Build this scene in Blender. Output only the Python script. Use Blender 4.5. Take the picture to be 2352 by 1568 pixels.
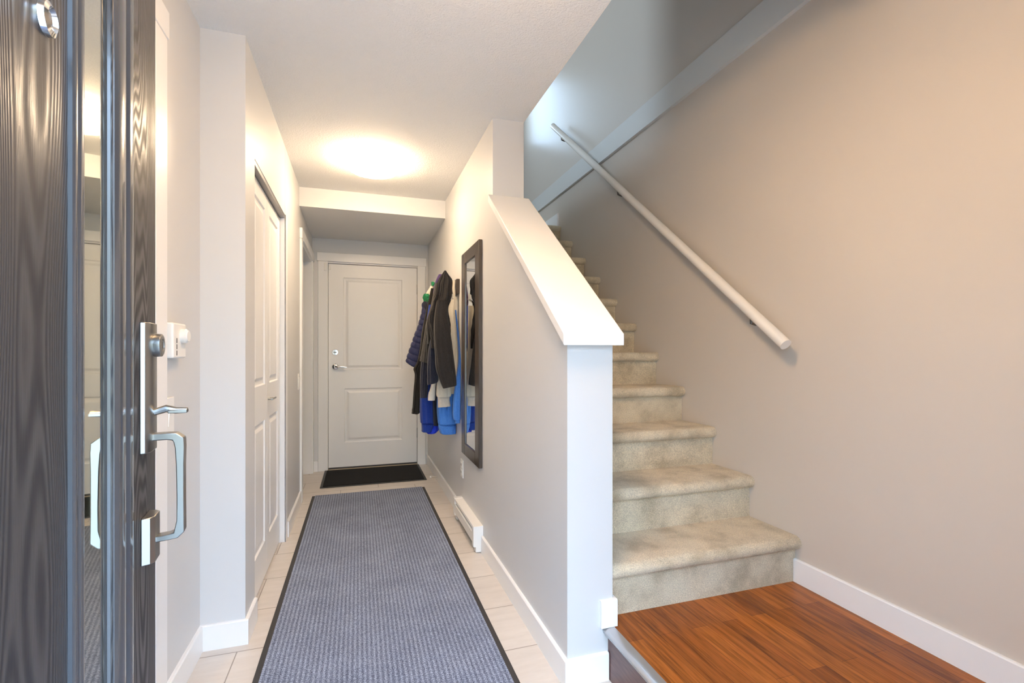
import bpy, bmesh, math, random
from mathutils import Vector, Matrix, noise
S = bpy.context.scene
for o in list(bpy.data.objects):
    bpy.data.objects.remove(o)
COL = S.collection
R = math.radians
random.seed(7)

# ------------------------------------------------------------------ camera
YAW = R(17.83); F = 1095.0; HZ = 809.65; CH = 1.157
cd = bpy.data.cameras.new('camera'); cam = bpy.data.objects.new('camera', cd); COL.objects.link(cam)
cam.location = (0, 0, CH); cam.rotation_euler = (R(90), 0, -YAW)
cd.sensor_fit = 'HORIZONTAL'; cd.sensor_width = 36; cd.lens = 36 * F / 2352
cd.shift_y = (HZ - 784) / 2352
cd.clip_start = 0.02; cd.clip_end = 60
S.camera = cam

# ------------------------------------------------------------------ light and exposure
w = bpy.data.worlds.new('sky'); S.world = w; w.use_nodes = True
bg = w.node_tree.nodes['Background']; nt = w.node_tree
_tc = nt.nodes.new('ShaderNodeTexCoord'); _sx = nt.nodes.new('ShaderNodeSeparateXYZ'); _mr = nt.nodes.new('ShaderNodeMapRange'); _cr = nt.nodes.new('ShaderNodeValToRGB')
nt.links.new(_tc.outputs['Generated'], _sx.inputs[0]); nt.links.new(_sx.outputs[2], _mr.inputs[0]); _mr.inputs[1].default_value = -1; _mr.inputs[2].default_value = 1
nt.links.new(_mr.outputs[0], _cr.inputs[0]); nt.links.new(_cr.outputs[0], bg.inputs[0])
_e = _cr.color_ramp.elements                      # lawn, trees along the horizon, then open sky
for _p, _c in ((.30, (.21, .245, .23)), (.50, (.25, .305, .30)), (.60, (.30, .385, .44)), (.70, (.52, .72, 1.0))):
    _q = _e.new(_p); _q.color = (*_c, 1)
_e.remove(_e[0]); _e[-1].color = (.50, .72, 1.0, 1)
bg.inputs[1].default_value = 7.3
S.view_settings.view_transform = 'Standard'; S.view_settings.look = 'None'
S.view_settings.gamma = 1; S.view_settings.exposure = 1.0; S.view_settings.use_curve_mapping = False
def area(name, loc, rot, sx, sy, power, color, portal=False):
    l = bpy.data.lights.new(name, 'AREA'); l.shape = 'RECTANGLE'; l.size = sx; l.size_y = sy
    l.energy = power; l.color = color
    if portal: l.cycles.is_portal = True
    o = bpy.data.objects.new(name, l); COL.objects.link(o); o.location = loc; o.rotation_euler = rot
    return o
area('doorway_portal', (0.21, -0.08, 1.03), (R(-90), 0, 0), 0.95, 2.06, 1, (1, 1, 1), True)
# daylight at the two windows of the upper floor
area('upper_side_window_daylight', (-2.40, 3.1, 4.05), (0, R(-90), 0), 1.2, 1.3, 26, (0.72, 0.86, 1.0))
area('stairwell_window_daylight', (1.42, 5.0, 3.95), (R(90), 0, R(180)), 0.5, 0.75, 0.5, (0.75, 0.88, 1.0))
HALL_LAMP = 27.0; ENTRY_LAMP = 35.0; WARM = (1.0, 0.63, 0.32)

# ------------------------------------------------------------------ helpers
def tag(o, label=None, cat=None, group=None, kind=None):
    if label: o['label'] = label
    if cat: o['category'] = cat
    if group: o['group'] = group
    if kind: o['kind'] = kind
    return o

def link(name, me, m, parent=None, smooth=False):
    o = bpy.data.objects.new(name, me); COL.objects.link(o)
    if m is not None:
        for mm in (m if isinstance(m, (list, tuple)) else [m]): me.materials.append(mm)
    if parent is not None: o.parent = parent
    if smooth:
        for p in me.polygons: p.use_smooth = True
    return o

class MB:
    """collects shapes for one mesh object"""
    def __init__(s): s.v = []; s.f = []; s.mi = []
    def add(s, vs, fs, mi=0):
        b = len(s.v); s.v += [tuple(q) for q in vs]; s.f += [tuple(i + b for i in f) for f in fs]; s.mi += [mi] * len(fs); return s
    def box(s, x0, x1, y0, y1, z0, z1, mi=0):
        v = [(x, y, z) for z in (z0, z1) for y in (y0, y1) for x in (x0, x1)]
        return s.add(v, [(0, 2, 3, 1), (4, 5, 7, 6), (0, 1, 5, 4), (2, 6, 7, 3), (0, 4, 6, 2), (1, 3, 7, 5)], mi)
    def prism(s, poly, a, b, axis, mi=0):
        """extrude polygon [(p,q)] along axis ('x': p=y,q=z ; 'y': p=x,q=z ; 'z': p=x,q=y)"""
        def pt(p, q, t): return {'x': (t, p, q), 'y': (p, t, q), 'z': (p, q, t)}[axis]
        n = len(poly); v = [pt(p, q, a) for p, q in poly] + [pt(p, q, b) for p, q in poly]
        f = [(i, (i + 1) % n, n + (i + 1) % n, n + i) for i in range(n)] + [tuple(range(n)), tuple(range(2 * n - 1, n - 1, -1))]
        return s.add(v, f, mi)
    def tube(s, pts, r, n=16, mi=0, caps=True, scale=None):
        pts = [Vector(p) for p in pts]; rings = []; up = None
        for i, p in enumerate(pts):
            t = (pts[min(i + 1, len(pts) - 1)] - pts[max(i - 1, 0)]).normalized()
            if up is None:
                up = Vector((0, 0, 1)) if abs(t.z) < .95 else Vector((0, 1, 0))
            a = t.cross(up).normalized(); bb = a.cross(t).normalized(); up = bb
            rr = r[i] if isinstance(r, (list, tuple)) else r
            rings.append([p + (a * math.cos(2 * math.pi * k / n) + bb * math.sin(2 * math.pi * k / n)) * rr for k in range(n)])
        v = [q for g in rings for q in g]; f = []
        for i in range(len(pts) - 1):
            for k in range(n):
                f.append((i * n + k, i * n + (k + 1) % n, (i + 1) * n + (k + 1) % n, (i + 1) * n + k))
        if caps: f += [tuple(range(n - 1, -1, -1)), tuple((len(pts) - 1) * n + k for k in range(n))]
        return s.add(v, f, mi)
    def lathe(s, prof, c, axis, n=32, mi=0):
        """prof [(radius, along)] around axis from centre c"""
        ax = Vector(axis).normalized(); a = ax.orthogonal().normalized(); b = ax.cross(a); c = Vector(c); v = []
        for r, h in prof:
            for k in range(n):
                t = 2 * math.pi * k / n; v.append(c + ax * h + (a * math.cos(t) + b * math.sin(t)) * r)
        f = []
        for i in range(len(prof) - 1):
            for k in range(n): f.append((i * n + k, i * n + (k + 1) % n, (i + 1) * n + (k + 1) % n, (i + 1) * n + k))
        f += [tuple(range(n - 1, -1, -1)), tuple((len(prof) - 1) * n + k for k in range(n))]
        return s.add(v, f, mi)
    def build(s, name, m, parent=None, smooth=False, bevel=0, seg=2, xf=None, org=None):
        me = bpy.data.meshes.new(name)
        vs = s.v
        if xf is not None: vs = [tuple(xf @ Vector(q)) for q in vs]
        loc = Vector((0, 0, 0))
        if org is not None:
            loc = Vector(org); vs = [tuple(Vector(q) - loc) for q in vs]
        me.from_pydata(vs, [], s.f); me.update()
        bm = bmesh.new(); bm.from_mesh(me); bmesh.ops.recalc_face_normals(bm, faces=bm.faces); bm.to_mesh(me); bm.free()
        for p, i in zip(me.polygons, s.mi): p.material_index = i
        o = link(name, me, m, parent, smooth); o.location = loc
        if smooth:
            try: me.set_sharp_from_angle(angle=R(35))
            except Exception: pass
        if bevel:
            b = o.modifiers.new('bevel', 'BEVEL'); b.width = bevel; b.segments = seg; b.limit_method = 'ANGLE'; b.angle_limit = R(40)
            if not smooth:
                for p in me.polygons: p.use_smooth = True
                try: me.set_sharp_from_angle(angle=R(30))
                except Exception: pass
                b.harden_normals = False
        return o

def empty(name, loc, label, cat, group=None, kind=None):
    o = bpy.data.objects.new(name, None); COL.objects.link(o); o.location = loc; o.empty_display_size = .1
    return tag(o, label, cat, group, kind)
def into(o, parent):
    """parent a mesh built in world space under an empty standing elsewhere"""
    o.parent = parent; o.location = o.location - parent.location
    return o

# ------------------------------------------------------------------ materials
def mat(name, col=(.8, .8, .8), rough=.5, metal=0, spec=.5, coat=0, emis=None, es=0, sheen=0):
    m = bpy.data.materials.new(name); m.use_nodes = True; p = m.node_tree.nodes['Principled BSDF']
    p.inputs['Base Color'].default_value = (*col, 1); p.inputs['Roughness'].default_value = rough
    p.inputs['Metallic'].default_value = metal; p.inputs['Specular IOR Level'].default_value = spec
    p.inputs['Coat Weight'].default_value = coat; p.inputs['Sheen Weight'].default_value = sheen
    if emis: p.inputs['Emission Color'].default_value = (*emis, 1); p.inputs['Emission Strength'].default_value = es
    return m
def N(m, t, **kw):
    n = m.node_tree.nodes.new(t)
    for k, v in kw.items():
        if hasattr(n, k): setattr(n, k, v)
    return n
def L(m, a, b): m.node_tree.links.new(a, b)
def coords(m, scale=(1, 1, 1), loc=(0, 0, 0), rot=(0, 0, 0), kind='Object'):
    tc = N(m, 'ShaderNodeTexCoord'); mp = N(m, 'ShaderNodeMapping'); L(m, tc.outputs[kind], mp.inputs[0])
    mp.inputs['Scale'].default_value = scale; mp.inputs['Location'].default_value = loc; mp.inputs['Rotation'].default_value = rot
    return mp.outputs[0]
def noisen(m, vec, scale, detail=3, rough=.5, dist=0):
    n = N(m, 'ShaderNodeTexNoise'); L(m, vec, n.inputs['Vector']); n.inputs['Scale'].default_value = scale
    n.inputs['Detail'].default_value = detail; n.inputs['Roughness'].default_value = rough; n.inputs['Distortion'].default_value = dist
    return n.outputs[0]
def ramp(m, fac, stops):
    n = N(m, 'ShaderNodeValToRGB'); L(m, fac, n.inputs[0]); e = n.color_ramp.elements
    while len(e) < len(stops): e.new(.5)
    for q, (p, c) in zip(e, stops): q.position = p; q.color = (*c, 1)
    return n.outputs[0]
def bump(m, h, strength=.2, dist=.002, nrm=None):
    b = N(m, 'ShaderNodeBump'); b.inputs['Strength'].default_value = strength; b.inputs['Distance'].default_value = dist
    L(m, h, b.inputs['Height'])
    if nrm: L(m, nrm, b.inputs['Normal'])
    return b.outputs[0]
def mix(m, a, b, fac, mode='MIX'):
    n = N(m, 'ShaderNodeMix', data_type='RGBA', blend_type=mode)
    for s_, v in ((n.inputs[0], fac), (n.inputs[6], a), (n.inputs[7], b)):
        if isinstance(v, (int, float)): s_.default_value = v
        elif isinstance(v, tuple): s_.default_value = (*v, 1)
        else: L(m, v, s_)
    return n.outputs[2]
def P(m): return m.node_tree.nodes['Principled BSDF']
def setc(m, out): L(m, out, P(m).inputs['Base Color'])
def setn(m, out): L(m, out, P(m).inputs['Normal'])

def paint(name, col, rough=.45, bs=.06, scale=900, spec=.35):
    m = mat(name, col, rough, spec=spec); v = coords(m)
    setn(m, bump(m, noisen(m, v, scale, 2), bs, .0006)); return m
WALL = paint('wall_paint', (.675, .675, .675), .42, .10, 420, .4)
GLOSSWALL = paint('stair_wall_paint', (.63, .57, .505), .40, .10, 420, .35)
TRIM = paint('trim_paint', (.87, .87, .87), .30, .02, 300, .45)
DOORP = paint('door_paint', (.86, .86, .86), .32, .03, 300, .45)
CEIL = mat('ceiling_texture', (.84, .83, .81), .85, spec=.2); v = coords(CEIL)
setn(CEIL, bump(CEIL, noisen(CEIL, v, 130, 3, .6), .9, .004))
CHROME = mat('chrome', (.82, .83, .84), .12, 1)
NICKEL = mat('brushed_nickel', (.34, .335, .32), .33, 1); v = coords(NICKEL, (1, 1, 30))
setn(NICKEL, bump(NICKEL, noisen(NICKEL, v, 60, 2), .08, .0005))
STEEL = mat('dark_steel', (.16, .15, .14), .4, .9)
PLASTIC = mat('white_plastic', (.86, .85, .82), .35)
DARKSLOT = mat('dark_slot', (.05, .05, .05), .6)
BLACKW = mat('espresso_frame', (.045, .032, .024), .32, coat=.3); v = coords(BLACKW, (1, 1, .06))
setc(BLACKW, ramp(BLACKW, noisen(BLACKW, v, 120, 3), [(.3, (.032, .022, .017)), (.7, (.07, .05, .037))]))
MIRROR = mat('mirror_glass', (.93, .94, .94), .01, 1)
RUBBER = mat('rubber_black', (.035, .034, .034), .55)
ALU = mat('grey_nosing_metal', (.48, .48, .49), .3, .75)

# tile
TILE = mat('floor_tile', (.62, .56, .49), .30, spec=.5)
v = coords(TILE, (1, 1, 1), (.143, -1.77 + .3115 * 8, 0))
bt = N(TILE, 'ShaderNodeTexBrick'); L(TILE, v, bt.inputs['Vector']); bt.offset = .5; bt.squash = 1
for k, q in (('Scale', 1), ('Mortar Size', .0022), ('Mortar Smooth', .1), ('Brick Width', .61), ('Row Height', .3115), ('Bias', 0)): bt.inputs[k].default_value = q
bt.inputs['Color1'].default_value = (.665, .62, .57, 1); bt.inputs['Color2'].default_value = (.625, .58, .53, 1); bt.inputs['Mortar'].default_value = (.30, .26, .22, 1)
vt = coords(TILE, (1, 5, 1))
c1 = ramp(TILE, noisen(TILE, vt, 6, 6, .65), [(.25, (.90, .89, .88)), (.75, (1.06, 1.06, 1.06))])
setc(TILE, mix(TILE, bt.outputs[0], c1, 1.0, 'MULTIPLY'))
inv = N(TILE, 'ShaderNodeMath', operation='SUBTRACT'); inv.inputs[0].default_value = 1; L(TILE, bt.outputs[1], inv.inputs[1])
setn(TILE, bump(TILE, inv.outputs[0], .5, .0015))

# laminate planks along y
WOOD = mat('laminate_planks', (.3, .12, .04), .25, spec=.3)
tc = N(WOOD, 'ShaderNodeTexCoord'); mp = N(WOOD, 'ShaderNodeMapping'); L(WOOD, tc.outputs['Object'], mp.inputs[0]); mp.inputs['Rotation'].default_value = (0, 0, R(90))
bt = N(WOOD, 'ShaderNodeTexBrick'); L(WOOD, mp.outputs[0], bt.inputs['Vector']); bt.offset = .37; bt.offset_frequency = 2
for k, q in (('Scale', 1), ('Mortar Size', .0006), ('Mortar Smooth', .3), ('Brick Width', .47), ('Row Height', .066), ('Bias', 0)): bt.inputs[k].default_value = q
bt.inputs['Color1'].default_value = (.42, .135, .020, 1); bt.inputs['Color2'].default_value = (.24, .070, .012, 1); bt.inputs['Mortar'].default_value = (.10, .035, .012, 1)
vg = coords(WOOD, (18, 1.1, 1)); g1 = ramp(WOOD, noisen(WOOD, vg, 3.2, 6, .6, .6), [(.3, (.45, .42, .40)), (.5, (.95, .95, .95)), (.72, (1.35, 1.32, 1.3))])
vg2 = coords(WOOD, (110, 3.0, 1)); g2 = ramp(WOOD, noisen(WOOD, vg2, 4, 3, .6), [(.3, (.82, .80, .78)), (.7, (1.1, 1.1, 1.1))])
setc(WOOD, mix(WOOD, mix(WOOD, bt.outputs[0], g1, 1.0, 'MULTIPLY'), g2, 1.0, 'MULTIPLY'))
RISERW = mat('dark_riser_board', (.13, .062, .050), .35); v = coords(RISERW, (2, 2, 30))
setc(RISERW, ramp(RISERW, noisen(RISERW, v, 8, 4), [(.3, (.10, .048, .042)), (.7, (.17, .085, .07))]))

# carpet
CARPET = mat('stair_carpet', (.5, .45, .36), .95, spec=.1, sheen=.25)
v = coords(CARPET)
st = ramp(CARPET, noisen(CARPET, v, 7, 3, .6), [(.33, (.51, .43, .30)), (.48, (.67, .58, .43)), (.62, (.76, .67, .51))])
fi = ramp(CARPET, noisen(CARPET, v, 230, 3, .75), [(.3, (.74, .72, .69)), (.7, (1.36, 1.35, 1.33))])
setc(CARPET, mix(CARPET, st, fi, 1.0, 'MULTIPLY'))
setn(CARPET, bump(CARPET, noisen(CARPET, v, 300, 2, .8), .9, .006))

# ribbed runner
RUG = mat('ribbed_runner', (.1, .11, .15), .95, spec=.1, sheen=.1)
tc = N(RUG, 'ShaderNodeTexCoord'); sx = N(RUG, 'ShaderNodeSeparateXYZ'); L(RUG, tc.outputs['Object'], sx.inputs[0])
def wave(m, src, period, phase=0):
    a = N(m, 'ShaderNodeMath', operation='MULTIPLY_ADD'); L(m, src, a.inputs[0]); a.inputs[1].default_value = 2 * math.pi / period; a.inputs[2].default_value = phase
    b = N(m, 'ShaderNodeMath', operation='SINE'); L(m, a.outputs[0], b.inputs[0])
    c = N(m, 'ShaderNodeMath', operation='MULTIPLY_ADD'); L(m, b.outputs[0], c.inputs[0]); c.inputs[1].default_value = .5; c.inputs[2].default_value = .5
    return c.outputs[0]
vr = coords(RUG, (1, 1, 1)); jit = noisen(RUG, vr, 60, 2)
wx = wave(RUG, sx.outputs[0], .0175); wy = wave(RUG, sx.outputs[1], .011)
ns = noisen(RUG, vr, 420, 3, .75); nb = noisen(RUG, vr, 5, 3)
def M(m, op, a, b):
    n = N(m, 'ShaderNodeMath', operation=op)
    for i, q in enumerate((a, b)):
        if isinstance(q, (int, float)): n.inputs[i].default_value = q
        else: L(m, q, n.inputs[i])
    return n.outputs[0]
h = M(RUG, 'ADD', M(RUG, 'MULTIPLY', wx, .17), M(RUG, 'MULTIPLY', M(RUG, 'MULTIPLY', wx, wy), .16))
h = M(RUG, 'ADD', h, M(RUG, 'MULTIPLY', M(RUG, 'SUBTRACT', ns, .5), 2.9))
h = M(RUG, 'ADD', h, M(RUG, 'MULTIPLY', M(RUG, 'SUBTRACT', nb, .5), .25))
setc(RUG, ramp(RUG, M(RUG, 'ADD', h, .21), [(.0, (.055, .065, .105)), (.35, (.17, .20, .285)), (.75, (.52, .59, .74))]))
setn(RUG, bump(RUG, h, .4, .003))
MATB = mat('black_scraper_mat', (.02, .02, .02), .9, spec=.2); v = coords(MATB)
fm = noisen(MATB, v, 260, 3, .8)
setc(MATB, ramp(MATB, fm, [(.45, (.010, .010, .010)), (.62, (.045, .045, .045)), (.8, (.25, .25, .25))])); setn(MATB, bump(MATB, fm, 1, .008))

# dark stained entry door, wavy oak grain
DWOOD = mat('dark_stained_oak', (.06, .045, .035), .38, spec=.5)
v = coords(DWOOD, (10, 10, 1.5)); dn = noisen(DWOOD, v, 1.0, .8, .3)
tc = N(DWOOD, 'ShaderNodeTexCoord'); sp = N(DWOOD, 'ShaderNodeSeparateXYZ'); L(DWOOD, tc.outputs['Object'], sp.inputs[0])
ph = M(DWOOD, 'ADD', M(DWOOD, 'MULTIPLY', sp.outputs[0], 600), M(DWOOD, 'MULTIPLY', dn, 200))
sn = M(DWOOD, 'SINE', ph, 0); gr = M(DWOOD, 'MULTIPLY_ADD', sn, .5); DWOOD.node_tree.nodes[-1].inputs[2].default_value = .5
vf = coords(DWOOD, (1, 1, .03)); fn = noisen(DWOOD, vf, 700, 2, .6)
hh = M(DWOOD, 'ADD', M(DWOOD, 'MULTIPLY', gr, .6), M(DWOOD, 'MULTIPLY', fn, .5))
setc(DWOOD, ramp(DWOOD, hh, [(.2, (.014, .013, .016)), (.85, (.048, .042, .042))]))
setn(DWOOD, bump(DWOOD, hh, .55, .0012))
L(DWOOD, ramp(DWOOD, hh, [(.2, (.55, .55, .55)), (.8, (.30, .30, .30))]), P(DWOOD).inputs['Roughness'])
GLASS = mat('door_glass', (.93, .97, .95), .02); P(GLASS).inputs['Transmission Weight'].default_value = 1; P(GLASS).inputs['IOR'].default_value = 1.5
RGLASS = mat('reflective_door_glass', (.97, .98, .88), .02, .8); P(RGLASS).inputs['Transmission Weight'].default_value = 1
LEAD = mat('glass_seal_metal', (.20, .22, .24), .25, .8)
LAMP = mat('lamp_diffuser', (.9, .87, .8), .5, emis=(1.0, 0.74, 0.48), es=HALL_LAMP)
LAMP2 = mat('entry_lamp_diffuser', (.9, .87, .8), .5, emis=WARM, es=ENTRY_LAMP)

# ------------------------------------------------------------------ dimensions
XL, XN, XR, XP, XS = -.430, -.587, .687, .863, 1.778      # hall left wall, entry left wall, partition faces, stair wall
CZ = 2.42; YF = 5.0; YJ = 2.135; YP = 1.511; YW = 2.474; YB = .10; TOP = 5.1
ZL = .182; RISE = .1952; RUN = .2506; Y1 = 1.570
def struct(name, mb, m, label=None, cat=None, **kw):
    o = mb.build(name, m, **kw); return tag(o, label, cat, kind='structure')

# floor
struct('floor', MB().box(-1.4, .845, -.02, 5.15, -.06, 0), TILE)
struct('porch_floor', MB().box(-3, 4, -4, -.02, -.25, -.06), mat('porch_concrete', (.45, .45, .45), .9))
# walls
struct('wall_left', MB().box(XN - .12, XN, -.02, .75, 0, CZ).box(XN - .12, XN, .75, 1.665, 2.12, CZ).box(XN - .12, XN, 1.665, YJ, 0, CZ)
       .box(XN - .12, XL, YJ, 2.314, 0, CZ).box(XL - .12, XL, 2.314, 3.20, 2.0, CZ).box(XL - .12, XL, 3.2045, 4.06, 0, CZ)
       .box(XL - .12, XL, 4.06, 4.93, 2.03, CZ).box(XL - .12, XL, 4.93, YF + .12, 0, CZ), WALL)
struct('wall_closet_back', MB().box(-1.35, XL - .14, 2.2, 2.28, 0, CZ).box(-1.35, -1.27, 2.28, 3.3, 0, CZ).box(-1.35, XL - .14, 3.25, 3.33, 0, CZ), WALL)
struct('wall_side_room', MB().box(-1.40, -1.35, 3.33, 5.12, 0, CZ).box(-1.35, XL - .12, 5.05, 5.12, 0, CZ), WALL)
struct('wall_far', MB().box(XL - .12, XR, YF + .13, YF + .17, 0, CZ).box(XL - .12, -.295, YF, YF + .12, 0, CZ).box(.588, XR, YF, YF + .12, 0, CZ).box(-.295, .588, YF, YF + .12, 2.045, CZ), WALL)  # first box: unseen slab added behind the far door to block sky light
# partition beside the stairs: knee wall with sloping top, full height beyond
sl = (1.964 - 1.204) / (YW - YP)
part = MB().prism([(YP, 0), (YF + .12, 0), (YF + .12, CZ), (YW, CZ), (YW, 1.964), (YP, 1.204)], XR, XP, 'x')
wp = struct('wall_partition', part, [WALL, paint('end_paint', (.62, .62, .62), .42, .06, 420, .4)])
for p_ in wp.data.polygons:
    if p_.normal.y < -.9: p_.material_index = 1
struct('wall_right', MB().box(XS, XS + .12, -.02, 5.12, 0, TOP), GLOSSWALL)
struct('wall_front', MB().box(XN - .12, -.27, -.02, YB, 0, CZ).box(.70, XS, -.02, YB, 0, CZ).box(-.27, .70, -.02, YB, 2.09, CZ), WALL)
# upper storey around the stairwell
struct('ceiling', MB().box(-1.40, XP, -.02, 3.95, CZ, 2.70).box(XP, XS, -.02, 1.20, CZ, 2.70), CEIL)
struct('wall_bulkhead', MB().box(XL, XR, 3.95, YF, 2.274, CZ - .0005), paint('bulkhead_paint', (.78, .77, .75), .6, .1, 300, .3))
struct('floor_stair_landing', MB().box(XP, XS, 4.07, 5.10, 2.20, RISE * 11 + ZL), CARPET)
struct('wall_upper', MB().box(-2.5, -1.40, 0, .1, 2.7, TOP).box(-2.62, -2.5, 0, 5.22, 2.6, 3.4).box(-2.62, -2.5, 0, 5.22, 4.7, TOP).box(-2.62, -2.5, 0, 2.45, 3.4, 4.7).box(-2.62, -2.5, 3.75, 5.22, 3.4, 4.7)
       .box(-2.5, 1.15, 5.10, 5.22, 2.2, TOP).box(1.15, 1.70, 5.10, 5.22, 0, 3.5).box(1.15, 1.70, 5.10, 5.22, 4.4, TOP).box(1.70, 1.90, 5.10, 5.22, 0, TOP)
       .box(-2.62, XS, -.02, YB, 2.70, TOP).box(XP - .12, XP, YB, 2.66, 2.70, TOP).box(XP - .10, XP, 2.66, 3.95, 2.42, 2.83), GLOSSWALL)
struct('floor_upper', MB().box(-2.5, -1.40, 0, 5.1, 2.6, 2.70).box(-1.40, XL, 3.95, 5.1, CZ, 2.70).box(XL, XP, 5.0, 5.1, CZ, 2.7), WOOD)
struct('ceiling_upper', MB().box(-2.62, XS + .12, -.02, 5.22, TOP, TOP + .1), CEIL)
for nm, b in (('window_1', (1.15, 1.70, 5.15, 5.17, 3.5, 4.4)), ('window_2', (-2.57, -2.55, 2.45, 3.75, 3.4, 4.7))):
    x0, x1, y0, y1, z0, z1 = b
    f = MB()
    if nm == 'window_1':
        f.box(x0, x1, y0 - .03, y1 + .03, z0, z0 + .05).box(x0, x1, y0 - .03, y1 + .03, z1 - .05, z1).box(x0, x0 + .05, y0 - .03, y1 + .03, z0, z1).box(x1 - .05, x1, y0 - .03, y1 + .03, z0, z1)
    else:
        f.box(x0 - .03, x1 + .03, y0, y1, z0, z0 + .05).box(x0 - .03, x1 + .03, y0, y1, z1 - .05, z1).box(x0 - .03, x1 + .03, y0, y0 + .05, z0, z1).box(x0 - .03, x1 + .03, y1 - .05, y1, z0, z1)
    wo = struct(nm, f, TRIM); MB().box(*b).build('window_pane', GLASS, wo)

# entry landing (raised one step) with metal nosing
struct('floor_landing', MB().box(.858, XS, YB, Y1 + .1, .02, ZL), WOOD)
struct('trim_landing_riser', MB().box(.845, .8575, YB, YP + .0, 0, ZL - .016), RISERW)
pr = [(.822, ZL - .006), (.826, ZL - .001), (.836, ZL + .002), (.856, ZL + .004), (.864, ZL + .003), (.864, ZL), (.8575, ZL), (.8575, ZL - .012), (.846, ZL - .030), (.836, ZL - .028), (.826, ZL - .018)]
struct('trim_landing_nosing', MB().prism(pr, YB, YP - .001, 'y'), ALU, smooth=True)

# staircase
stair = empty('staircase', (1.32, Y1, ZL), 'straight flight of beige carpeted stairs rising from the wood landing beside the right wall', 'staircase')
for k in range(1, 12):
    yr = Y1 + RUN * (k - 1); zt = ZL + RISE * k; zb = ZL + RISE * (k - 1)
    into(MB().box(XP + .001, XS - .001, yr, yr + .02, zb, zt - .03).build('riser', CARPET), stair)
    yb = yr + RUN + .018 if k < 11 else yr + .02
    prof = [(yb, zt)]
    r = .0275; cy = yr - .032 + r; cz = zt - r
    prof += [(yr + .05, zt + .0005)]
    for a in range(90, 281, 19): prof.append((cy + r * math.cos(R(a)) * (1.0), cz + r * math.sin(R(a))))
    prof += [(yr + .006, zt - .053), (yr + .006, zt - .06), (yb, zt - .06)]
    o = MB().prism(prof, XP + .001, XS - .001, 'x').build('tread', CARPET, smooth=True); into(o, stair)

# knee-wall cap
capx0, capx1 = .660, .893
def caps(yy): return 1.204 + sl * (yy - YP)
y0c, y1c = YP - .030, YW - .001
cp = MB(); th = .034
dz = th * math.sqrt(1 + sl * sl)
cp.prism([(y0c, caps(y0c) + .001), (y1c, caps(y1c) + .001), (y1c, caps(y1c) + dz), (y0c, caps(y0c) + dz)], capx0, capx1, 'x')
struct('trim_knee_wall_cap', cp, TRIM, bevel=.003)

# baseboards (profile with a small top bevel)
BT, BH = .013, .098
def bbY(name, xw, side, y0, y1, z0=0, ht=BH):   # along y on wall face xw; side +1: board extends to +x
    s = side; poly = [(xw, z0), (xw + s * BT, z0), (xw + s * BT, z0 + ht - .004), (xw + s * (BT - .004), z0 + ht), (xw, z0 + ht)]
    return struct(name, MB().prism(poly, y0, y1, 'y'), TRIM)
def bbX(name, yw, x0, x1, z0=0, ht=BH):          # along x on wall face yw facing the camera
    poly = [(yw, z0), (yw - BT, z0), (yw - BT, z0 + ht - .004), (yw - BT + .004, z0 + ht), (yw, z0 + ht)]
    return struct(name, MB().prism(poly, x0, x1, 'x'), TRIM)
bbY('baseboard_left_entry', XN, 1, 1.756, YJ - BT)
bbX('baseboard_left_jog', YJ, XN, XL + BT)
bbY('baseboard_left_corner', XL, 1, YJ, 2.305)
bbY('baseboard_left_hall', XL, 1, 3.28, 3.97)
bbX('baseboard_far', YF, XL, -.378)
bbY('baseboard_partition', XR, -1, YP - BT, 2.679)
bbY('baseboard_partition_hall', XR, -1, 3.293, YF)
bbX('baseboard_partition_end', YP, XR, .842)
bbY('baseboard_right', XS, -1, YB, Y1 - .001, ZL)
bbX('baseboard_front', YP, .812, .876, ZL + .004, .096)
struct('baseboard_landing_return', MB().box(XP, .876, YP, Y1 - .001, ZL + .004, ZL + .1), TRIM)
bbY('baseboard_upper', XS, -1, 4.107, 5.10, RISE * 11 + ZL, .13)
# horizontal band on the stair wall at upper floor level
struct('trim_band', MB().prism([(XS, 2.612), (XS - .022, 2.612), (XS - .022, 2.762), (XS - .016, 2.768), (XS, 2.768)], YB, 5.10, 'y'), paint('band_paint', (.66, .66, .64), .4, .05, 300, .4))

# casings
struct('trim_far_door_casing', MB().box(-.376, -.287, YF - .016, YF, 0, 2.05).box(.580, .660, YF - .016, YF, 0, 2.05).box(-.384, .668, YF - .022, YF, 2.05, 2.133)
       .box(-.3, -.286, YF, YF + .1, 0, 2.045).box(.579, .59, YF, YF + .1, 0, 2.045).box(-.3, .59, YF, YF + .1, 2.037, 2.047), TRIM, bevel=.002)
struct('trim_side_door_casing', MB().box(XL, XL + .016, 3.97, 4.055, 0, 2.035).box(XL, XL + .016, 4.925, 4.995, 0, 2.035).box(XL, XL + .020, 3.965, 4.998, 2.035, 2.115)
       .box(XL - .125, XL + .002, 4.045, 4.06, 0, 2.03).box(XL - .125, XL + .002, 4.92, 4.935, 0, 2.03).box(XL - .125, XL + .002, 4.06, 4.92, 2.02, 2.035), TRIM, bevel=.002)
struct('trim_closet_jamb', MB().box(XL - .11, XL + .004, 3.20, 3.208, 0, 2.0).box(XL + .0005, XL + .006, 3.20, 3.275, 0, 2.0), TRIM)
struct('trim_entry_closet_casing', MB().box(XN, XN + .016, 1.665, 1.755, 0, 2.14).box(XN, XN + .016, .66, .75, 0, 2.14).box(XN, XN + .020, .65, 1.76, 2.14, 2.225), TRIM, bevel=.002)

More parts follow.
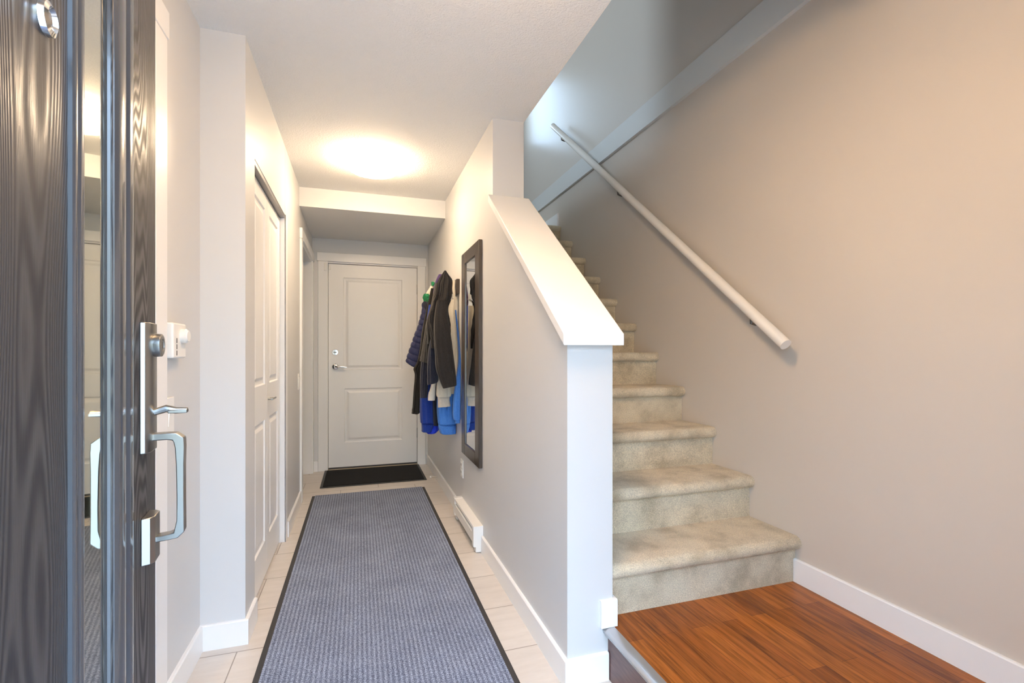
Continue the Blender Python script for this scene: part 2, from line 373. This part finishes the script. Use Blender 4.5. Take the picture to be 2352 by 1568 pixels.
# ------------------------------------------------------------------ doors
def panel_slab(mb, x0, x1, z0, z1, y, th, panels, depth=.008, lip=.022, X=None):
    """moulded door face towards -y at y; panels [(x0,x1,z0,z1)] with recessed moulding and raised field"""
    T = X or (lambda a, b, c: (a, b, c))
    xs = sorted({x0, x1, *[p[0] for p in panels], *[p[1] for p in panels]}); zs = sorted({z0, z1, *[p[2] for p in panels], *[p[3] for p in panels]})
    for i in range(len(xs) - 1):
        for j in range(len(zs) - 1):
            a, b, c, d = xs[i], xs[i + 1], zs[j], zs[j + 1]
            if any(p[0] <= a and b <= p[1] and p[2] <= c and d <= p[3] for p in panels): continue
            mb.add([T(a, y, c), T(b, y, c), T(b, y, d), T(a, y, d)], [(0, 1, 2, 3)])
    for p in panels:
        rings = [(0, 0), (lip * .35, depth * .9), (lip * .8, depth), (lip * 1.2, depth * .9), (lip * 2.0, depth * .15), (lip * 2.3, depth * .1)]
        pts = []
        for ins, dp in rings:
            pts.append([T(p[0] + ins, y + dp, p[2] + ins), T(p[1] - ins, y + dp, p[2] + ins), T(p[1] - ins, y + dp, p[3] - ins), T(p[0] + ins, y + dp, p[3] - ins)])
        v = [q for g in pts for q in g]; f = []
        for i in range(len(pts) - 1):
            for k in range(4): f.append((i * 4 + k, i * 4 + (k + 1) % 4, (i + 1) * 4 + (k + 1) % 4, (i + 1) * 4 + k))
        f.append(tuple(len(v) - 4 + k for k in range(4))); mb.add(v, f)
    b = [T(x0, y, z0), T(x1, y, z0), T(x1, y, z1), T(x0, y, z1), T(x0, y + th, z0), T(x1, y + th, z0), T(x1, y + th, z1), T(x0, y + th, z1)]
    mb.add(b, [(0, 4, 5, 1), (1, 5, 6, 2), (2, 6, 7, 3), (3, 7, 4, 0), (4, 7, 6, 5)])
    return mb

# far door
YD = 5.025
d3 = panel_slab(MB(), -.283, .576, .022, 2.034, YD, .04, [(-.145, .428, .985, 1.905), (-.135, .428, .262, .800)]).build('door_2', DOORP)
tag(d3, kind='structure')
dh = MB().lathe([(.001, 0), (.027, 0), (.030, .006), (.024, .012), (.012, .014), (.011, .045), (.001, .046)], (-.221, YD, 1.018), (0, -1, 0))
dh.tube([(-.221, YD - .040, 1.018), (-.19, YD - .046, 1.018), (-.15, YD - .046, 1.016), (-.112, YD - .044, 1.012)], [.011, .010, .008, .007], 12)
dh.build('door_handle', CHROME, d3, smooth=True)
MB().lathe([(.001, 0), (.029, 0), (.031, .005), (.026, .014), (.001, .015)], (-.221, YD, 1.16), (0, -1, 0)).box(-.237, -.205, YD - .024, YD - .014, 1.155, 1.165, 1).build('deadbolt', [CHROME, STEEL], d3, smooth=True)
for z in (1.813, .326):
    MB().lathe([(.006, -.05), (.006, .05)], (.580, YD - .004, z), (0, 0, 1), 10).box(.575, .586, YD - .008, YD + .002, z - .045, z + .045).build('hinge', NICKEL, d3, smooth=True)
MB().box(-.283, .576, YD - .002, YD + .038, .006, .022).build('door_sweep', DARKSLOT, d3)
struct('trim_threshold', MB().box(-.29, .58, YF - .012, YF + .06, 0, .006), mat('threshold_wood', (.62, .50, .36), .4))
s_ = MB().box(-.321, -.297, YF - .028, YF - .016, 1.957, 2.032).build('door_sensor', PLASTIC, bevel=.002)
tag(s_, 'small white alarm sensor on the upper left casing of the far hall door', 'sensor')
MB().box(-.276, -.262, YD - .012, YD, 1.975, 2.022).build('sensor_magnet', PLASTIC, s_, bevel=.002)

# bifold closet door: leaves in the left wall opening, facing +x
XD = XL - .028
def leafT(a, b, c): return (XD - (b - 0) , a, c)
cl = empty('door_3', (XD, 2.757, 0), None, None, kind='structure')
for (a, b, pa) in ((2.318, 2.772, (2.45, 2.72)), (2.776, 3.196, (2.845, 3.125))):
    lf = panel_slab(MB(), a, b, .012, 1.975, 0, .03, [(pa[0], pa[1], .995, 1.895), (pa[0], pa[1], .19, .815)], depth=.008, lip=.02, X=leafT).build('door_leaf', DOORP)
    into(lf, cl)
hk = MB().tube([(XD, 2.80, .912), (XD + .022, 2.80, .912)], .005, 10).tube([(XD, 2.86, .912), (XD + .022, 2.86, .912)], .005, 10).tube([(XD + .024, 2.775, .912), (XD + .024, 2.885, .912)], .0055, 12)
into(hk.build('door_handle', NICKEL, smooth=True), cl)
into(MB().box(XL - .06, XL - .002, 2.316, 3.199, 1.978, 1.999).build('bifold_track', mat('grey_track', (.22, .22, .23), .35, .6)), cl)

# entry closet door behind the open front door
d4 = panel_slab(MB(), .755, 1.66, .01, 2.115, 0, .035, [(.87, 1.54, .95, 1.98), (.87, 1.54, .2, .78)], X=lambda a, b, c: (XN - .03 - b, a, c)).build('door_4', DOORP); tag(d4, kind='structure')
struct('ceiling_closet', MB().box(-1.4, XN - .12, .0, 2.2, 2.3, 2.42).box(-1.4, -1.3, 0, 2.2, 0, 2.42), WALL)

# open front door: local frame, s = distance from free edge, off = out of the exterior face
DB = Vector((-.3651, 1.063, 0)); DD = Vector((-.0646, .462, 0)).normalized(); DN = Vector((DD.y, -DD.x, 0))
XF = Matrix(((-DD.x, DN.x, 0, DB.x), (-DD.y, DN.y, 0, DB.y), (0, 0, 1, 0), (0, 0, 0, 1)))   # (s, off, z) -> world
d1 = bpy.data.objects.new('door_1', None); COL.objects.link(d1); tag(d1, kind='structure'); d1.matrix_world = XF
GO = (.251, .366)                 # glass opening in s
T_ = -.044
b = MB().box(0, GO[0], T_, 0, .012, 2.045).box(GO[1], .914, T_, 0, .012, 2.045).box(GO[0], GO[1], T_, 0, .012, .24).box(GO[0], GO[1], T_, 0, 1.86, 2.045)
b.build('door_slab', DWOOD, d1, bevel=.0015)
fr = MB()
pf = [(.165, -.001), (.1655, .003), (.170, .0050), (.179, .0052), (.186, .0045), (.189, .0008), (.204, .0008), (.207, .0040), (.213, .0055), (.236, .0056), (.243, .0035), (.2495, .0008), (.2525, -.0068), (.246, -.0068), (.246, -.001)]
fr.prism(pf, .17, 1.93, 'z')
nr = [(.411, -.001), (.4105, .004), (.407, .0058), (.400, .0055), (.396, .0022), (.389, .0020), (.386, .0040), (.374, .0040), (.368, .0020), (.364, -.0068), (.370, -.0068), (.370, -.001)]
fr.prism(nr, .19, 1.91, 'z')
for zc, sg in ((.24, 1), (1.86, -1)):
    pz = [(o_, zc - sg * (GO[0] - s)) for s, o_ in pf]
    n = len(pz); v = [(.175, o_, z) for o_, z in pz] + [(.405, o_, z) for o_, z in pz]
    fr.add(v, [(i, (i + 1) % n, n + (i + 1) % n, n + i) for i in range(n)] + [tuple(range(n)), tuple(range(2 * n - 1, n - 1, -1))])
fr.build('door_moulding', mat('dark_moulding', (.050, .052, .060), .22, spec=.6, coat=.4), d1, smooth=True)
MB().box(GO[0] - .0005, GO[1] + .0005, -.012, -.0065, .24, 1.86).build('glass_pane', RGLASS, d1)
MB().lathe([(.001, 0), (.0175, 0), (.0165, .005), (.012, .007), (.010, .003), (.001, .002)], (.468, 0, 1.493), (0, 1, 0), 28).build('peephole', CHROME, d1, smooth=True)
# handleset
hs = MB()
hs.prism([(.113, 0), (.110, .008), (.100, .013), (.056, .013), (.046, .010), (.041, 0)], .986, 1.2085, 'z')
ho = hs.build('handle_plate', NICKEL, d1, bevel=.0015)
MB().lathe([(.001, 0), (.0195, 0), (.0205, .003), (.0200, .012), (.0175, .0135), (.011, .0135), (.0108, .0115), (.0095, .0115), (.0090, .0130), (.001, .0130)], (.076, .012, 1.170), (0, 1, 0), 36).box(.0748, .0772, .0250, .0253, 1.164, 1.176, 1).build('deadbolt', [NICKEL, DARKSLOT], ho, bevel=.0005)
MB().tube([(.076, .012, 1.052), (.076, .030, 1.058), (.076, .045, 1.054), (.076, .062, 1.054)], [.006, .007, .006, .005], 10).box(.066, .086, .034, .062, 1.050, 1.056).build('thumb_latch', NICKEL, ho, smooth=True, bevel=.001)
gp = MB()
gz0, gz1 = .835, 1.017
def gring(s0, s1, pts):   # sweep rectangular section, pts [(off,z,half)] centre line
    v = []; n = len(pts)
    for i, (o_, z, hw) in enumerate(pts):
        a = pts[max(i - 1, 0)]; c = pts[min(i + 1, n - 1)]; t = Vector((c[0] - a[0], c[1] - a[1])).normalized(); nn = Vector((-t.y, t.x)) * hw
        v += [(s0, o_ + nn.x, z + nn.y), (s1, o_ + nn.x, z + nn.y), (s1, o_ - nn.x, z - nn.y), (s0, o_ - nn.x, z - nn.y)]
    f = [(i * 4 + k, i * 4 + (k + 1) % 4, i * 4 + 4 + (k + 1) % 4, i * 4 + 4 + k) for i in range(n - 1) for k in range(4)] + [(0, 1, 2, 3), tuple(4 * n - 4 + k for k in (3, 2, 1, 0))]
    gp.add(v, f)
gring(.067, .089, [(.010, 1.010, .006), (.034, 1.010, .006), (.044, 1.009, .007), (.0505, 1.003, .0085), (.0520, .99, .0072), (.0525, .96, .006), (.0530, .90, .0055), (.0530, .86, .0058), (.0515, .842, .0080), (.046, .835, .006), (.034, .833, .005), (.012, .832, .005)])
gp.build('pull_grip', NICKEL, ho, bevel=.0015)
MB().prism([(.106, 0), (.102, .012), (.094, .018), (.060, .018), (.052, .012), (.048, 0)], .795, .875, 'z').build('grip_mount', NICKEL, ho, bevel=.0015)
struct('trim_front_door_frame', MB().box(-.27, -.245, -.02, YB, 0, 2.07).box(.675, .70, -.02, YB, 0, 2.07).box(-.27, .70, -.02, YB, 2.065, 2.09), TRIM)

# ------------------------------------------------------------------ rugs
def rug(name, x0, x1, y0, y1, th, m, bw, label, cat, sides='xy'):
    o = MB().box(x0 + bw, x1 - bw, y0 + (bw if 'y' in sides else 0), y1 - (bw if 'y' in sides else 0), .001, th).build(name, m)
    tag(o, label, cat)
    br = MB()
    br.box(x0, x0 + bw, y0, y1, .001, th * .55).box(x1 - bw, x1, y0, y1, .001, th * .55)
    if 'y' in sides: br.box(x0 + bw, x1 - bw, y0, y0 + bw, .001, th * .55).box(x0 + bw, x1 - bw, y1 - bw, y1, .001, th * .55)
    br.build('rubber_border', RUBBER, o, bevel=.001)
    return o
rug('runner_rug', -.355, .538, .35, 4.135, .008, RUG, .022, 'long blue-grey ribbed runner rug with black rubber edges on the hall tiles', 'rug', 'x')
rug('door_mat', -.315, .590, 4.362, 4.985, .012, MATB, .022, 'black rectangular scraper mat in front of the far white door', 'doormat', 'xy')

# ------------------------------------------------------------------ lamps
def lamp(loc, r, h, m, label):
    t = empty('ceiling_lamp', loc, label, 'ceiling lamp')
    x, y, z = loc
    into(MB().lathe([(r * .92, 0), (r * .92, -.014), (r * .6, -.016), (.01, -.016)], loc, (0, 0, 1), 40).build('lamp_base', PLASTIC, smooth=True), t)
    into(MB().lathe([(r * .97, -.016), (r, -.022), (r, -h + .012), (r * .96, -h + .003), (r * .8, -h), (.005, -h)], loc, (0, 0, 1), 48).build('lamp_shade', m, smooth=True), t)
    return t
lamp((.092, 3.25, CZ - .0005), .158, .075, LAMP, 'round flush drum ceiling lamp glowing warm over the hallway')
lamp((.36, 1.10, CZ - .0005), .158, .075, LAMP2, 'round flush ceiling lamp over the entry just above the view')

# ------------------------------------------------------------------ handrail
hr = empty('handrail', (1.70, 1.545, 1.195), 'long round cream painted handrail on the stair wall', 'handrail')
ra, rb = Vector((1.698, 1.545, 1.190)), Vector((1.698, 4.05, 3.236))
into(MB().tube([ra, rb], .0245, 28).build('rail', paint('rail_paint', (.84, .80, .74), .25, .02, 300, .5), smooth=True), hr)
def onrail(y): t = (y - ra.y) / (rb.y - ra.y); return ra.lerp(rb, t)
for y in (1.73, 2.90, 3.86):
    p = onrail(y); q = Vector((XS, y + .01, p.z - .055))
    bk = MB().tube([p + Vector((0, 0, -.024)), p + Vector((.004, .004, -.050)), p + Vector((.03, .008, -.055)), q], .006, 10)
    bk.lathe([(.001, 0), (.022, 0), (.022, .004), (.012, .008), (.001, .009)], (XS, q.y, q.z), (-1, 0, 0), 20)
    bk.box(p.x - .012, p.x + .012, y - .03, y + .03, p.z - .034, p.z - .0245 + .006) if False else None
    into(bk.build('bracket', STEEL, smooth=True), hr)

# ------------------------------------------------------------------ hall wall things (on the partition, face x = XR)
mr = empty('wall_mirror', (XR, 2.95, .48), 'tall narrow mirror in a dark brown wooden frame on the hall wall', 'mirror')
my0, my1, mz0, mz1 = 2.700, 3.190, .482, 1.818
fm_ = MB(); fx = XR - .022; fw = .098
fm_.box(fx, XR, my0, my0 + fw, mz0, mz1).box(fx, XR, my1 - fw, my1, mz0, mz1).box(fx, XR, my0 + fw, my1 - fw, mz0, mz0 + .075).box(fx, XR, my0 + fw, my1 - fw, mz1 - .075, mz1)
into(fm_.build('mirror_frame', BLACKW, bevel=.003), mr)
into(MB().box(XR - .014, XR - .008, my0 + fw, my1 - fw, mz0 + .075, mz1 - .075).build('mirror_glass', MIRROR), mr)
ol = MB().box(XR - .006, XR, 3.225, 3.300, .292, .415).build('power_outlet', PLASTIC, bevel=.002)
tag(ol, 'white duplex power outlet low on the hall wall below the mirror', 'outlet')
for z in (.328, .379): MB().box(XR - .0085, XR - .006, 3.243, 3.282, z - .017, z + .017, 0).box(XR - .009, XR - .0085, 3.252, 3.256, z - .006, z + .008, 1).box(XR - .009, XR - .0085, 3.268, 3.272, z - .006, z + .008, 1).build('socket', [PLASTIC, DARKSLOT], ol)
# baseboard heater
ht = empty('baseboard_heater', (.66, 2.985, 0), 'white electric baseboard heater on the hall floor along the partition', 'heater')
hp = [(XR, .008), (.655, .008), (.655, .030), (.640, .036), (.640, .052), (.630, .056), (.630, .112), (.640, .118), (.640, .130), (.630, .136), (.632, .150), (XR, .152)]
into(MB().prism(hp, 2.72, 3.25, 'y').build('heater_body', PLASTIC), ht)
for a, b_ in ((2.682, 2.72), (3.25, 3.292)):
    into(MB().prism([(XR, .004), (.643, .004), (.643, .034), (.629, .036), (.629, .153), (XR, .154)], a, b_, 'y').build('end_cap', PLASTIC, bevel=.0015), ht)
into(MB().box(.6385, .6405, 2.75, 3.22, .038, .050).box(.6385, .6405, 2.75, 3.22, .119, .129).build('heater_slot', DARKSLOT), ht)
# door stop
ds = MB().tube([(XR - BT, 4.27, .045), (.668, 4.275, .044), (.62, 4.30, .042)], .004, 8)
for i in range(16): pass
ds = ds.build('door_stop', CHROME, smooth=True); tag(ds, 'thin spring door stop on the baseboard beside the black door mat', 'door stop')
MB().lathe([(.001, 0), (.009, 0), (.009, .012), (.001, .014)], (.622, 4.299, .042), (-.9, .4, 0), 14).build('rubber_tip', PLASTIC, ds, smooth=True)

# left wall things
th_ = empty('thermostat', (XN, 1.827, 1.14), 'white thermostat with round dial on the entry wall beside the front door', 'thermostat')
tb = MB().box(XN, XN + .030, 1.763, 1.878, 1.139, 1.253)
into(tb.build('thermostat_body', PLASTIC, bevel=.006, seg=3), th_)
into(MB().lathe([(.001, 0), (.024, 0), (.024, .012), (.020, .016), (.0185, .016), (.0175, .020), (.001, .020)], (XN + .030, 1.838, 1.212), (1, 0, 0), 32).build('dial', PLASTIC, smooth=True), th_)
sl_ = MB()
for z in (1.196, 1.176, 1.156): sl_.box(XN + .030, XN + .0306, 1.788, 1.793, z - .008, z + .008)
into(sl_.build('vent_slots', DARKSLOT), th_)
def switch(name, x, y0, y1, z0, z1, label):
    o = MB().box(x, x + .006, y0, y1, z0, z1).build(name, PLASTIC, bevel=.002); tag(o, label, 'light switch')
    yc, zc = (y0 + y1) / 2, (z0 + z1) / 2
    m_ = MB(); m_.prism([(x + .006, zc - .033), (x + .007, zc - .033), (x + .011, zc + .030), (x + .006, zc + .033)], yc - .016, yc + .016, 'y')
    m_.build('rocker', PLASTIC, o)
switch('light_switch', XN, 1.772, 1.845, .894, 1.012, 'white rocker light switch below the round-dial thermostat')
switch('light_switch', XL, 3.845, 3.915, .882, 1.000, 'white light switch beside the side doorway near the far door')

# ------------------------------------------------------------------ coat rack and clothes
SY, CY_ = math.sin(YAW), math.cos(YAW)
def at(u, v, Y):
    """the point of the photo's pixel (u, v) at distance Y down the hall"""
    x = (u - 1176) / F; z = (HZ - v) / F; d = (x * CY_ + SY, -x * SY + CY_, z); t = Y / d[1]
    return Vector((d[0] * t, Y, CH + d[2] * t))
def cr(p0, p1, p2, p3, t):
    return .5 * ((2 * p1) + (-p0 + p2) * t + (2 * p0 - 5 * p1 + 4 * p2 - p3) * t * t + (-p0 + 3 * p1 - 3 * p2 + p3) * t ** 3)
def cloth(rows, Y, b, seed=0, k=2.2, amp=.16, tilt=0, quilt=0, openend=True, nseg=56, sub=10, drift=0, lean=0):
    """hanging fabric: rows of (v, uL, uR) from top to bottom, b = half depth along the hall; lean shifts lower rows in y"""
    R_ = []
    n = len(rows)
    for i in range(n - 1):
        a = [rows[max(i - 1, 0)], rows[i], rows[i + 1], rows[min(i + 2, n - 1)]]
        for j in range(sub):
            t = j / sub; R_.append([cr(a[0][q], a[1][q], a[2][q], a[3][q], t) for q in range(3)])
    R_.append(list(rows[-1])); v_ = []; m = len(R_)
    v0, v1 = rows[0][0], rows[-1][0]
    for i, (v, uL, uR) in enumerate(R_):
        f = (v - v0) / (v1 - v0); Yc = Y + lean * f
        L_, r_ = at(uL, v, Yc), at(uR, v, Yc); c = (L_ + r_) / 2; a = max((r_.x - L_.x) / 2, .003)
        bb = b * (.25 + .75 * min(1, f * 3.0 + .1)) if n > 2 else b
        q = 1.0
        if quilt:
            q = 1 + .20 * (abs(math.sin(math.pi * f * quilt)) ** .45 - .8)
        for s_ in range(nseg):
            th = 2 * math.pi * s_ / nseg; ct, st = math.cos(th), math.sin(th)
            nz = 1.1 * noise.noise(Vector((ct * k + seed * 3.1, st * k, f * 1.6 + seed))) + .8 * (.35 - abs(noise.noise(Vector((ct * k * 2.1, st * k * 2.1 + seed, f * 2.6)))) * 1.6)
            g = 1 + amp * (nz * 1.7 * (.5 + .5 * f) + .32 * math.cos(11 * th + seed + 2.2 * math.sin(2.6 * f + seed)) * (1 - .5 * f))
            rx = (abs(ct) ** .8) * (1 if ct >= 0 else -1); ry = (abs(st) ** .8) * (1 if st >= 0 else -1)
            X = c.x + rx * a * min(q, 1.05) * (1 + (g - 1) * (.5 if abs(ct) > .7 else .8))
            X = min(X, XR - (.026 if c.z > 1.56 else .003))
            px = ct * f * tilt / F * Yc * .5
            v_.append((X, c.y + ry * bb * g * q, c.z + px))
    f_ = [(i * nseg + s_, i * nseg + (s_ + 1) % nseg, (i + 1) * nseg + (s_ + 1) % nseg, (i + 1) * nseg + s_) for i in range(m - 1) for s_ in range(nseg)]
    f_.append(tuple(range(nseg)))
    last = v_[-nseg:]; cx = sum(p[0] for p in last) / nseg; cy = sum(p[1] for p in last) / nseg
    base = len(v_)
    for sc, up in ((.93, .001), (.90, .035)):
        v_ += [(cx + (p[0] - cx) * sc, cy + (p[1] - cy) * sc, p[2] + up) for p in last]
    for kx in range(2):
        o0 = base - nseg + kx * nseg
        f_ += [(o0 + s_, o0 + (s_ + 1) % nseg, o0 + nseg + (s_ + 1) % nseg, o0 + nseg + s_) for s_ in range(nseg)]
    f_.append(tuple(base + nseg + s_ for s_ in range(nseg)))
    mb = MB(); mb.add(v_, f_); return mb
def fabric(name, c1, c2, scale=260, rough=.9, sheen=.15, stretch=(1, 1, 1), bs=.3):
    m = mat(name, c1, rough, spec=.15, sheen=sheen); v = coords(m, stretch); n = noisen(m, v, scale, 2, .7)
    setc(m, ramp(m, n, [(.32, c1), (.68, c2)])); setn(m, bump(m, n, bs, .001)); return m
CHAR = fabric('charcoal_jersey', (.020, .0175, .017), (.038, .034, .032))
BLK = fabric('black_fabric', (.009, .008, .007), (.018, .016, .014), rough=.6)
NAVYD = fabric('dark_navy_fabric', (.018, .020, .034), (.030, .034, .052))
CREAM = fabric('cream_knit', (.60, .53, .42), (.70, .63, .51))
RIB = fabric('ribbed_cream_cuff', (.50, .45, .38), (.66, .60, .52), 300, stretch=(3, 3, .1))
SKY = fabric('heathered_blue', (.035, .16, .58), (.10, .30, .80), 180, stretch=(1, 1, 5))
ROYAL = fabric('royal_blue_fleece', (.012, .035, .22), (.018, .055, .32))
BRIGHT = fabric('bright_blue_lining', (.008, .03, .55), (.012, .05, .65), rough=.5)
PUFF = fabric('navy_quilted_nylon', (.022, .026, .075), (.034, .040, .105), 40, rough=.42)
GREENF = fabric('green_knit', (.012, .16, .07), (.03, .30, .13), 200)
WHITEF = fabric('off_white_knit', (.66, .62, .55), (.78, .74, .67))
PURP = fabric('purple_lining', (.05, .03, .11), (.09, .055, .17))
GREY = fabric('dark_grey_cotton', (.045, .042, .040), (.07, .066, .062))

rk = empty('coat_rack', (XR, 3.72, 1.58), 'dark brown wooden coat rack board on the hall wall, beyond the mirror', 'coat rack')
into(MB().box(XR - .022, XR, 3.355, 4.08, 1.580, 1.684).build('rack_board', BLACKW, bevel=.002), rk)
for y in (3.42, 3.54, 3.66, 3.78, 3.90, 4.02):
    into(MB().tube([(XR - .022, y, 1.655), (XR - .05, y, 1.655), (XR - .062, y, 1.668), (XR - .066, y, 1.690)], .006, 10).lathe([(.001, 0), (.010, 0), (.010, .006), (.001, .008)], (XR - .066, y, 1.688), (0, 0, 1), 14).build('hook', STEEL, smooth=True), rk)

GRP = 'clothes hanging on the coat rack'
def garment(name, Y, label, cat, pieces):
    """pieces: (part name, material, mesh builder); all hang from a hook at distance Y"""
    t = empty(name, (XR - .07, Y, 1.62), label, cat, GRP)
    for pn, m_, mb in pieces:
        into(mb.build(pn, m_, smooth=True), t)
    return t
# blue heathered hoodie, nearest the wall
garment('hoodie', 3.46, 'heathered sky-blue hoodie hanging lowest at the wall side of the coat rack', 'hoodie', [
    ('body', SKY, cloth([(760, 1034, 1044), (820, 1022, 1048), (890, 1008, 1049), (935, 1004, 1047), (968, 1006, 1046.5), (973, 1007.5, 1046)], 3.49, .055, 1, amp=.10)),
    ('hem', SKY, cloth([(970, 1007, 1046.3), (982, 1008, 1046.6), (993, 1011, 1046.2), (995.5, 1015, 1045.5)], 3.49, .050, 1, amp=.07)),
    ('sleeve', SKY, cloth([(712, 1045, 1047.5), (745, 1048, 1051), (790, 1052, 1055), (827, 1053, 1057.5), (852, 1050, 1058), (880, 1046, 1058), (920, 1041, 1058), (950, 1040, 1058), (963, 1042, 1057.5)], 3.27, .028, 2, amp=.07)),
    ('cuff', SKY, cloth([(962, 1044.5, 1056.8), (966, 1045, 1056.6), (971, 1045, 1056.4)], 3.27, .024, 2, amp=.05))])
# cream sweater
garment('sweater', 3.42, 'cream knit sweater with ribbed cuffs, hanging between the blue hoodie and charcoal jacket', 'sweater', [
    ('body', CREAM, cloth([(644, 1040, 1046.5), (661, 1037, 1045), (676, 1034, 1047.5), (692, 1030, 1048.5), (722, 1027, 1046), (760, 1028, 1052), (800, 1026, 1054), (840, 1020, 1053), (870, 1014, 1049.5), (904, 1016, 1048.8)], 3.395, .034, 4, amp=.18, k=3)),
    ('sleeve', CREAM, cloth([(700, 1012, 1030), (780, 1005, 1030), (860, 1004, 1032), (890, 1002.5, 1035), (906, 1001.8, 1036.5), (911, 1004, 1034)], 3.34, .022, 5, amp=.08)),
    ('cuff', RIB, cloth([(908, 1004.5, 1033.6), (920, 1005.5, 1033), (934, 1005.8, 1034)], 3.34, .020, 6, amp=.05, tilt=2)),
    ])
# charcoal jacket with two sleeves
garment('jacket', 3.34, 'charcoal grey jacket rising to a peak on its hook, with a long empty sleeve', 'jacket', [
    ('body', CHAR, cloth([(621.5, 1020.5, 1024), (631, 1015, 1030), (641, 1009, 1037), (650, 1005, 1038), (662, 1003, 1037), (680, 999, 1037), (692, 995, 1033), (708, 991, 1028), (735, 984, 1029), (770, 988, 1032), (800, 992, 1033)], 3.245, .038, 7, amp=.30, k=2.8)),
    ('sleeve', CHAR, cloth([(690, 1003, 1027), (720, 998, 1028), (745, 996, 1031), (771, 996, 1035), (811, 998.6, 1040), (842, 1001, 1043.5), (862, 1007, 1046), (878, 1013.5, 1047.6), (888, 1018, 1048)], 3.185, .04, 8, amp=.10, tilt=7)),
    ('sleeve', NAVYD, cloth([(760, 992, 1000), (790, 986.5, 996), (811, 983, 999), (842, 981, 1001), (862, 981, 1004.5), (874, 981, 1006), (881, 982, 1004)], 3.30, .03, 9, amp=.14, tilt=5)),
    ('zip_trim', WHITEF, cloth([(686.5, 1030, 1041.5), (688.5, 1030, 1041.2)], 3.25, .03, 3, amp=.02, tilt=10))])
garment('long_sleeve_shirt', 3.56, 'off-white shirt sleeve end showing below the dark jacket sleeve', 'shirt', [
    ('sleeve', WHITEF, cloth([(850, 992, 1003), (862, 991, 1003), (885, 990, 1001), (905, 984, 1000), (918, 983, 998.5)], 3.47, .025, 10, amp=.08)),
    ('cuff', WHITEF, cloth([(900, 985, 999.6), (919, 982.8, 998.6)], 3.47, .027, 10, amp=.05))])
garment('t_shirt', 3.62, 'dark grey short-sleeved shirt over the navy garment, beside the brown-black coat', 'shirt', [
    ('body', GREY, cloth([(650, 1000, 1010), (700, 990, 1006), (741, 979, 1000), (766, 975, 992), (791, 971, 985), (815, 967.5, 984), (832, 965, 984)], 3.43, .04, 11, amp=.15, tilt=-5)),
    ('sleeve', BLK, cloth([(728, 984, 992), (745, 980, 991), (770, 981, 991.5), (790, 981.8, 989)], 3.36, .025, 12, amp=.1))])
garment('sweatshirt', 3.68, 'royal blue sweatshirt with bright blue lining, hem hanging below the dark shirts', 'sweatshirt', [
    ('body', ROYAL, cloth([(700, 985, 1003), (800, 972, 1003), (880, 966, 1004), (915, 965, 1004), (950, 965.5, 1004), (968, 966.5, 1004), (970, 967.5, 1003)], 3.68, .055, 13, amp=.10)),
    ('hem', ROYAL, cloth([(967, 968, 1001), (978, 968.6, 998), (990.5, 969, 993)], 3.68, .050, 13, amp=.06)),
    ('sleeve', NAVYD, cloth([(880, 994, 1004.5), (930, 994.5, 1005), (960, 995, 1006.5), (977, 996, 1008)], 3.60, .024, 14, amp=.1)),
    ('lining', BRIGHT, cloth([(940, 985, 1004), (970, 985, 1006.5), (985, 981, 1009), (992, 980, 1003), (994, 980, 1000)], 3.69, .05, 15, amp=.1))])
garment('pullover', 3.64, 'dark navy long top over the royal blue sweatshirt', 'top', [
    ('body', NAVYD, cloth([(700, 990, 1000), (780, 975, 988), (830, 968, 985), (860, 965.3, 984), (890, 965, 982), (913, 965, 981)], 3.54, .032, 16, amp=.12))])
garment('long_coat', 3.85, 'long brown-black coat reaching down beside the navy quilted vest', 'coat', [
    ('body', BLK, cloth([(662, 990, 996), (700, 982, 993), (759, 970, 980), (800, 965, 975), (832, 958, 970), (847, 950, 967), (862, 952.5, 968), (899, 949.8, 967), (930, 947.5, 966), (944, 946, 965), (950, 945.3, 960)], 3.79, .028, 17, amp=.18, tilt=-2))])
garment('quilted_vest', 3.98, 'navy quilted puffer vest sticking out furthest into the hall from the rack', 'vest', [
    ('body', PUFF, cloth([(694, 972, 984), (698, 969, 986), (715, 968.5, 984), (733, 964, 982), (752, 959, 975), (771, 951.8, 972), (801, 942, 969), (822, 935, 965), (835, 931.8, 962), (842, 936, 961)], 3.96, .042, 18, amp=.05, quilt=11, tilt=-14, sub=14)),
    ('collar', NAVYD, cloth([(692, 973, 978), (698, 970, 982), (712, 977, 985), (722, 980, 987)], 3.87, .02, 19, amp=.1))])
garment('striped_scarf', 4.04, 'green and white striped knit scarf with a green pompom above the navy vest', 'scarf', [
    ('scarf_body', WHITEF, cloth([(652, 991, 998), (661, 986, 996), (672, 979.5, 993), (690, 975, 988), (700, 975, 986), (706, 979, 986)], 4.03, .028, 20, amp=.06)),
    ('green_stripe', GREENF, cloth([(648, 993, 998), (651, 991.5, 999), (657, 990.2, 996)], 4.025, .031, 21, amp=.05)),
    ('green_stripe', GREENF, cloth([(700.5, 977.5, 986.5), (703.5, 979, 986.5), (706.5, 982, 986.5)], 4.025, .031, 22, amp=.05)),
    ('black_stripe', BLK, cloth([(698, 976.2, 986.6), (699.6, 976.8, 986.6)], 4.025, .0315, 23, amp=.02, tilt=-3)),
    ('pompom', GREENF, cloth([(674.5, 975, 984), (677, 972.6, 986), (684, 971.8, 987.4), (690, 974, 986.5), (694, 977, 983)], 3.98, .025, 24, amp=.45, k=5))])
garment('hooded_top', 3.60, 'purple hooded top seen between the green scarf and the charcoal jacket peak', 'hoodie', [
    ('hood', PURP, cloth([(630, 1008, 1018), (640, 1003, 1013), (655, 998, 1010), (675, 995.5, 1006), (690, 995, 1001), (700, 995.5, 999)], 3.64, .045, 25, amp=.2))])
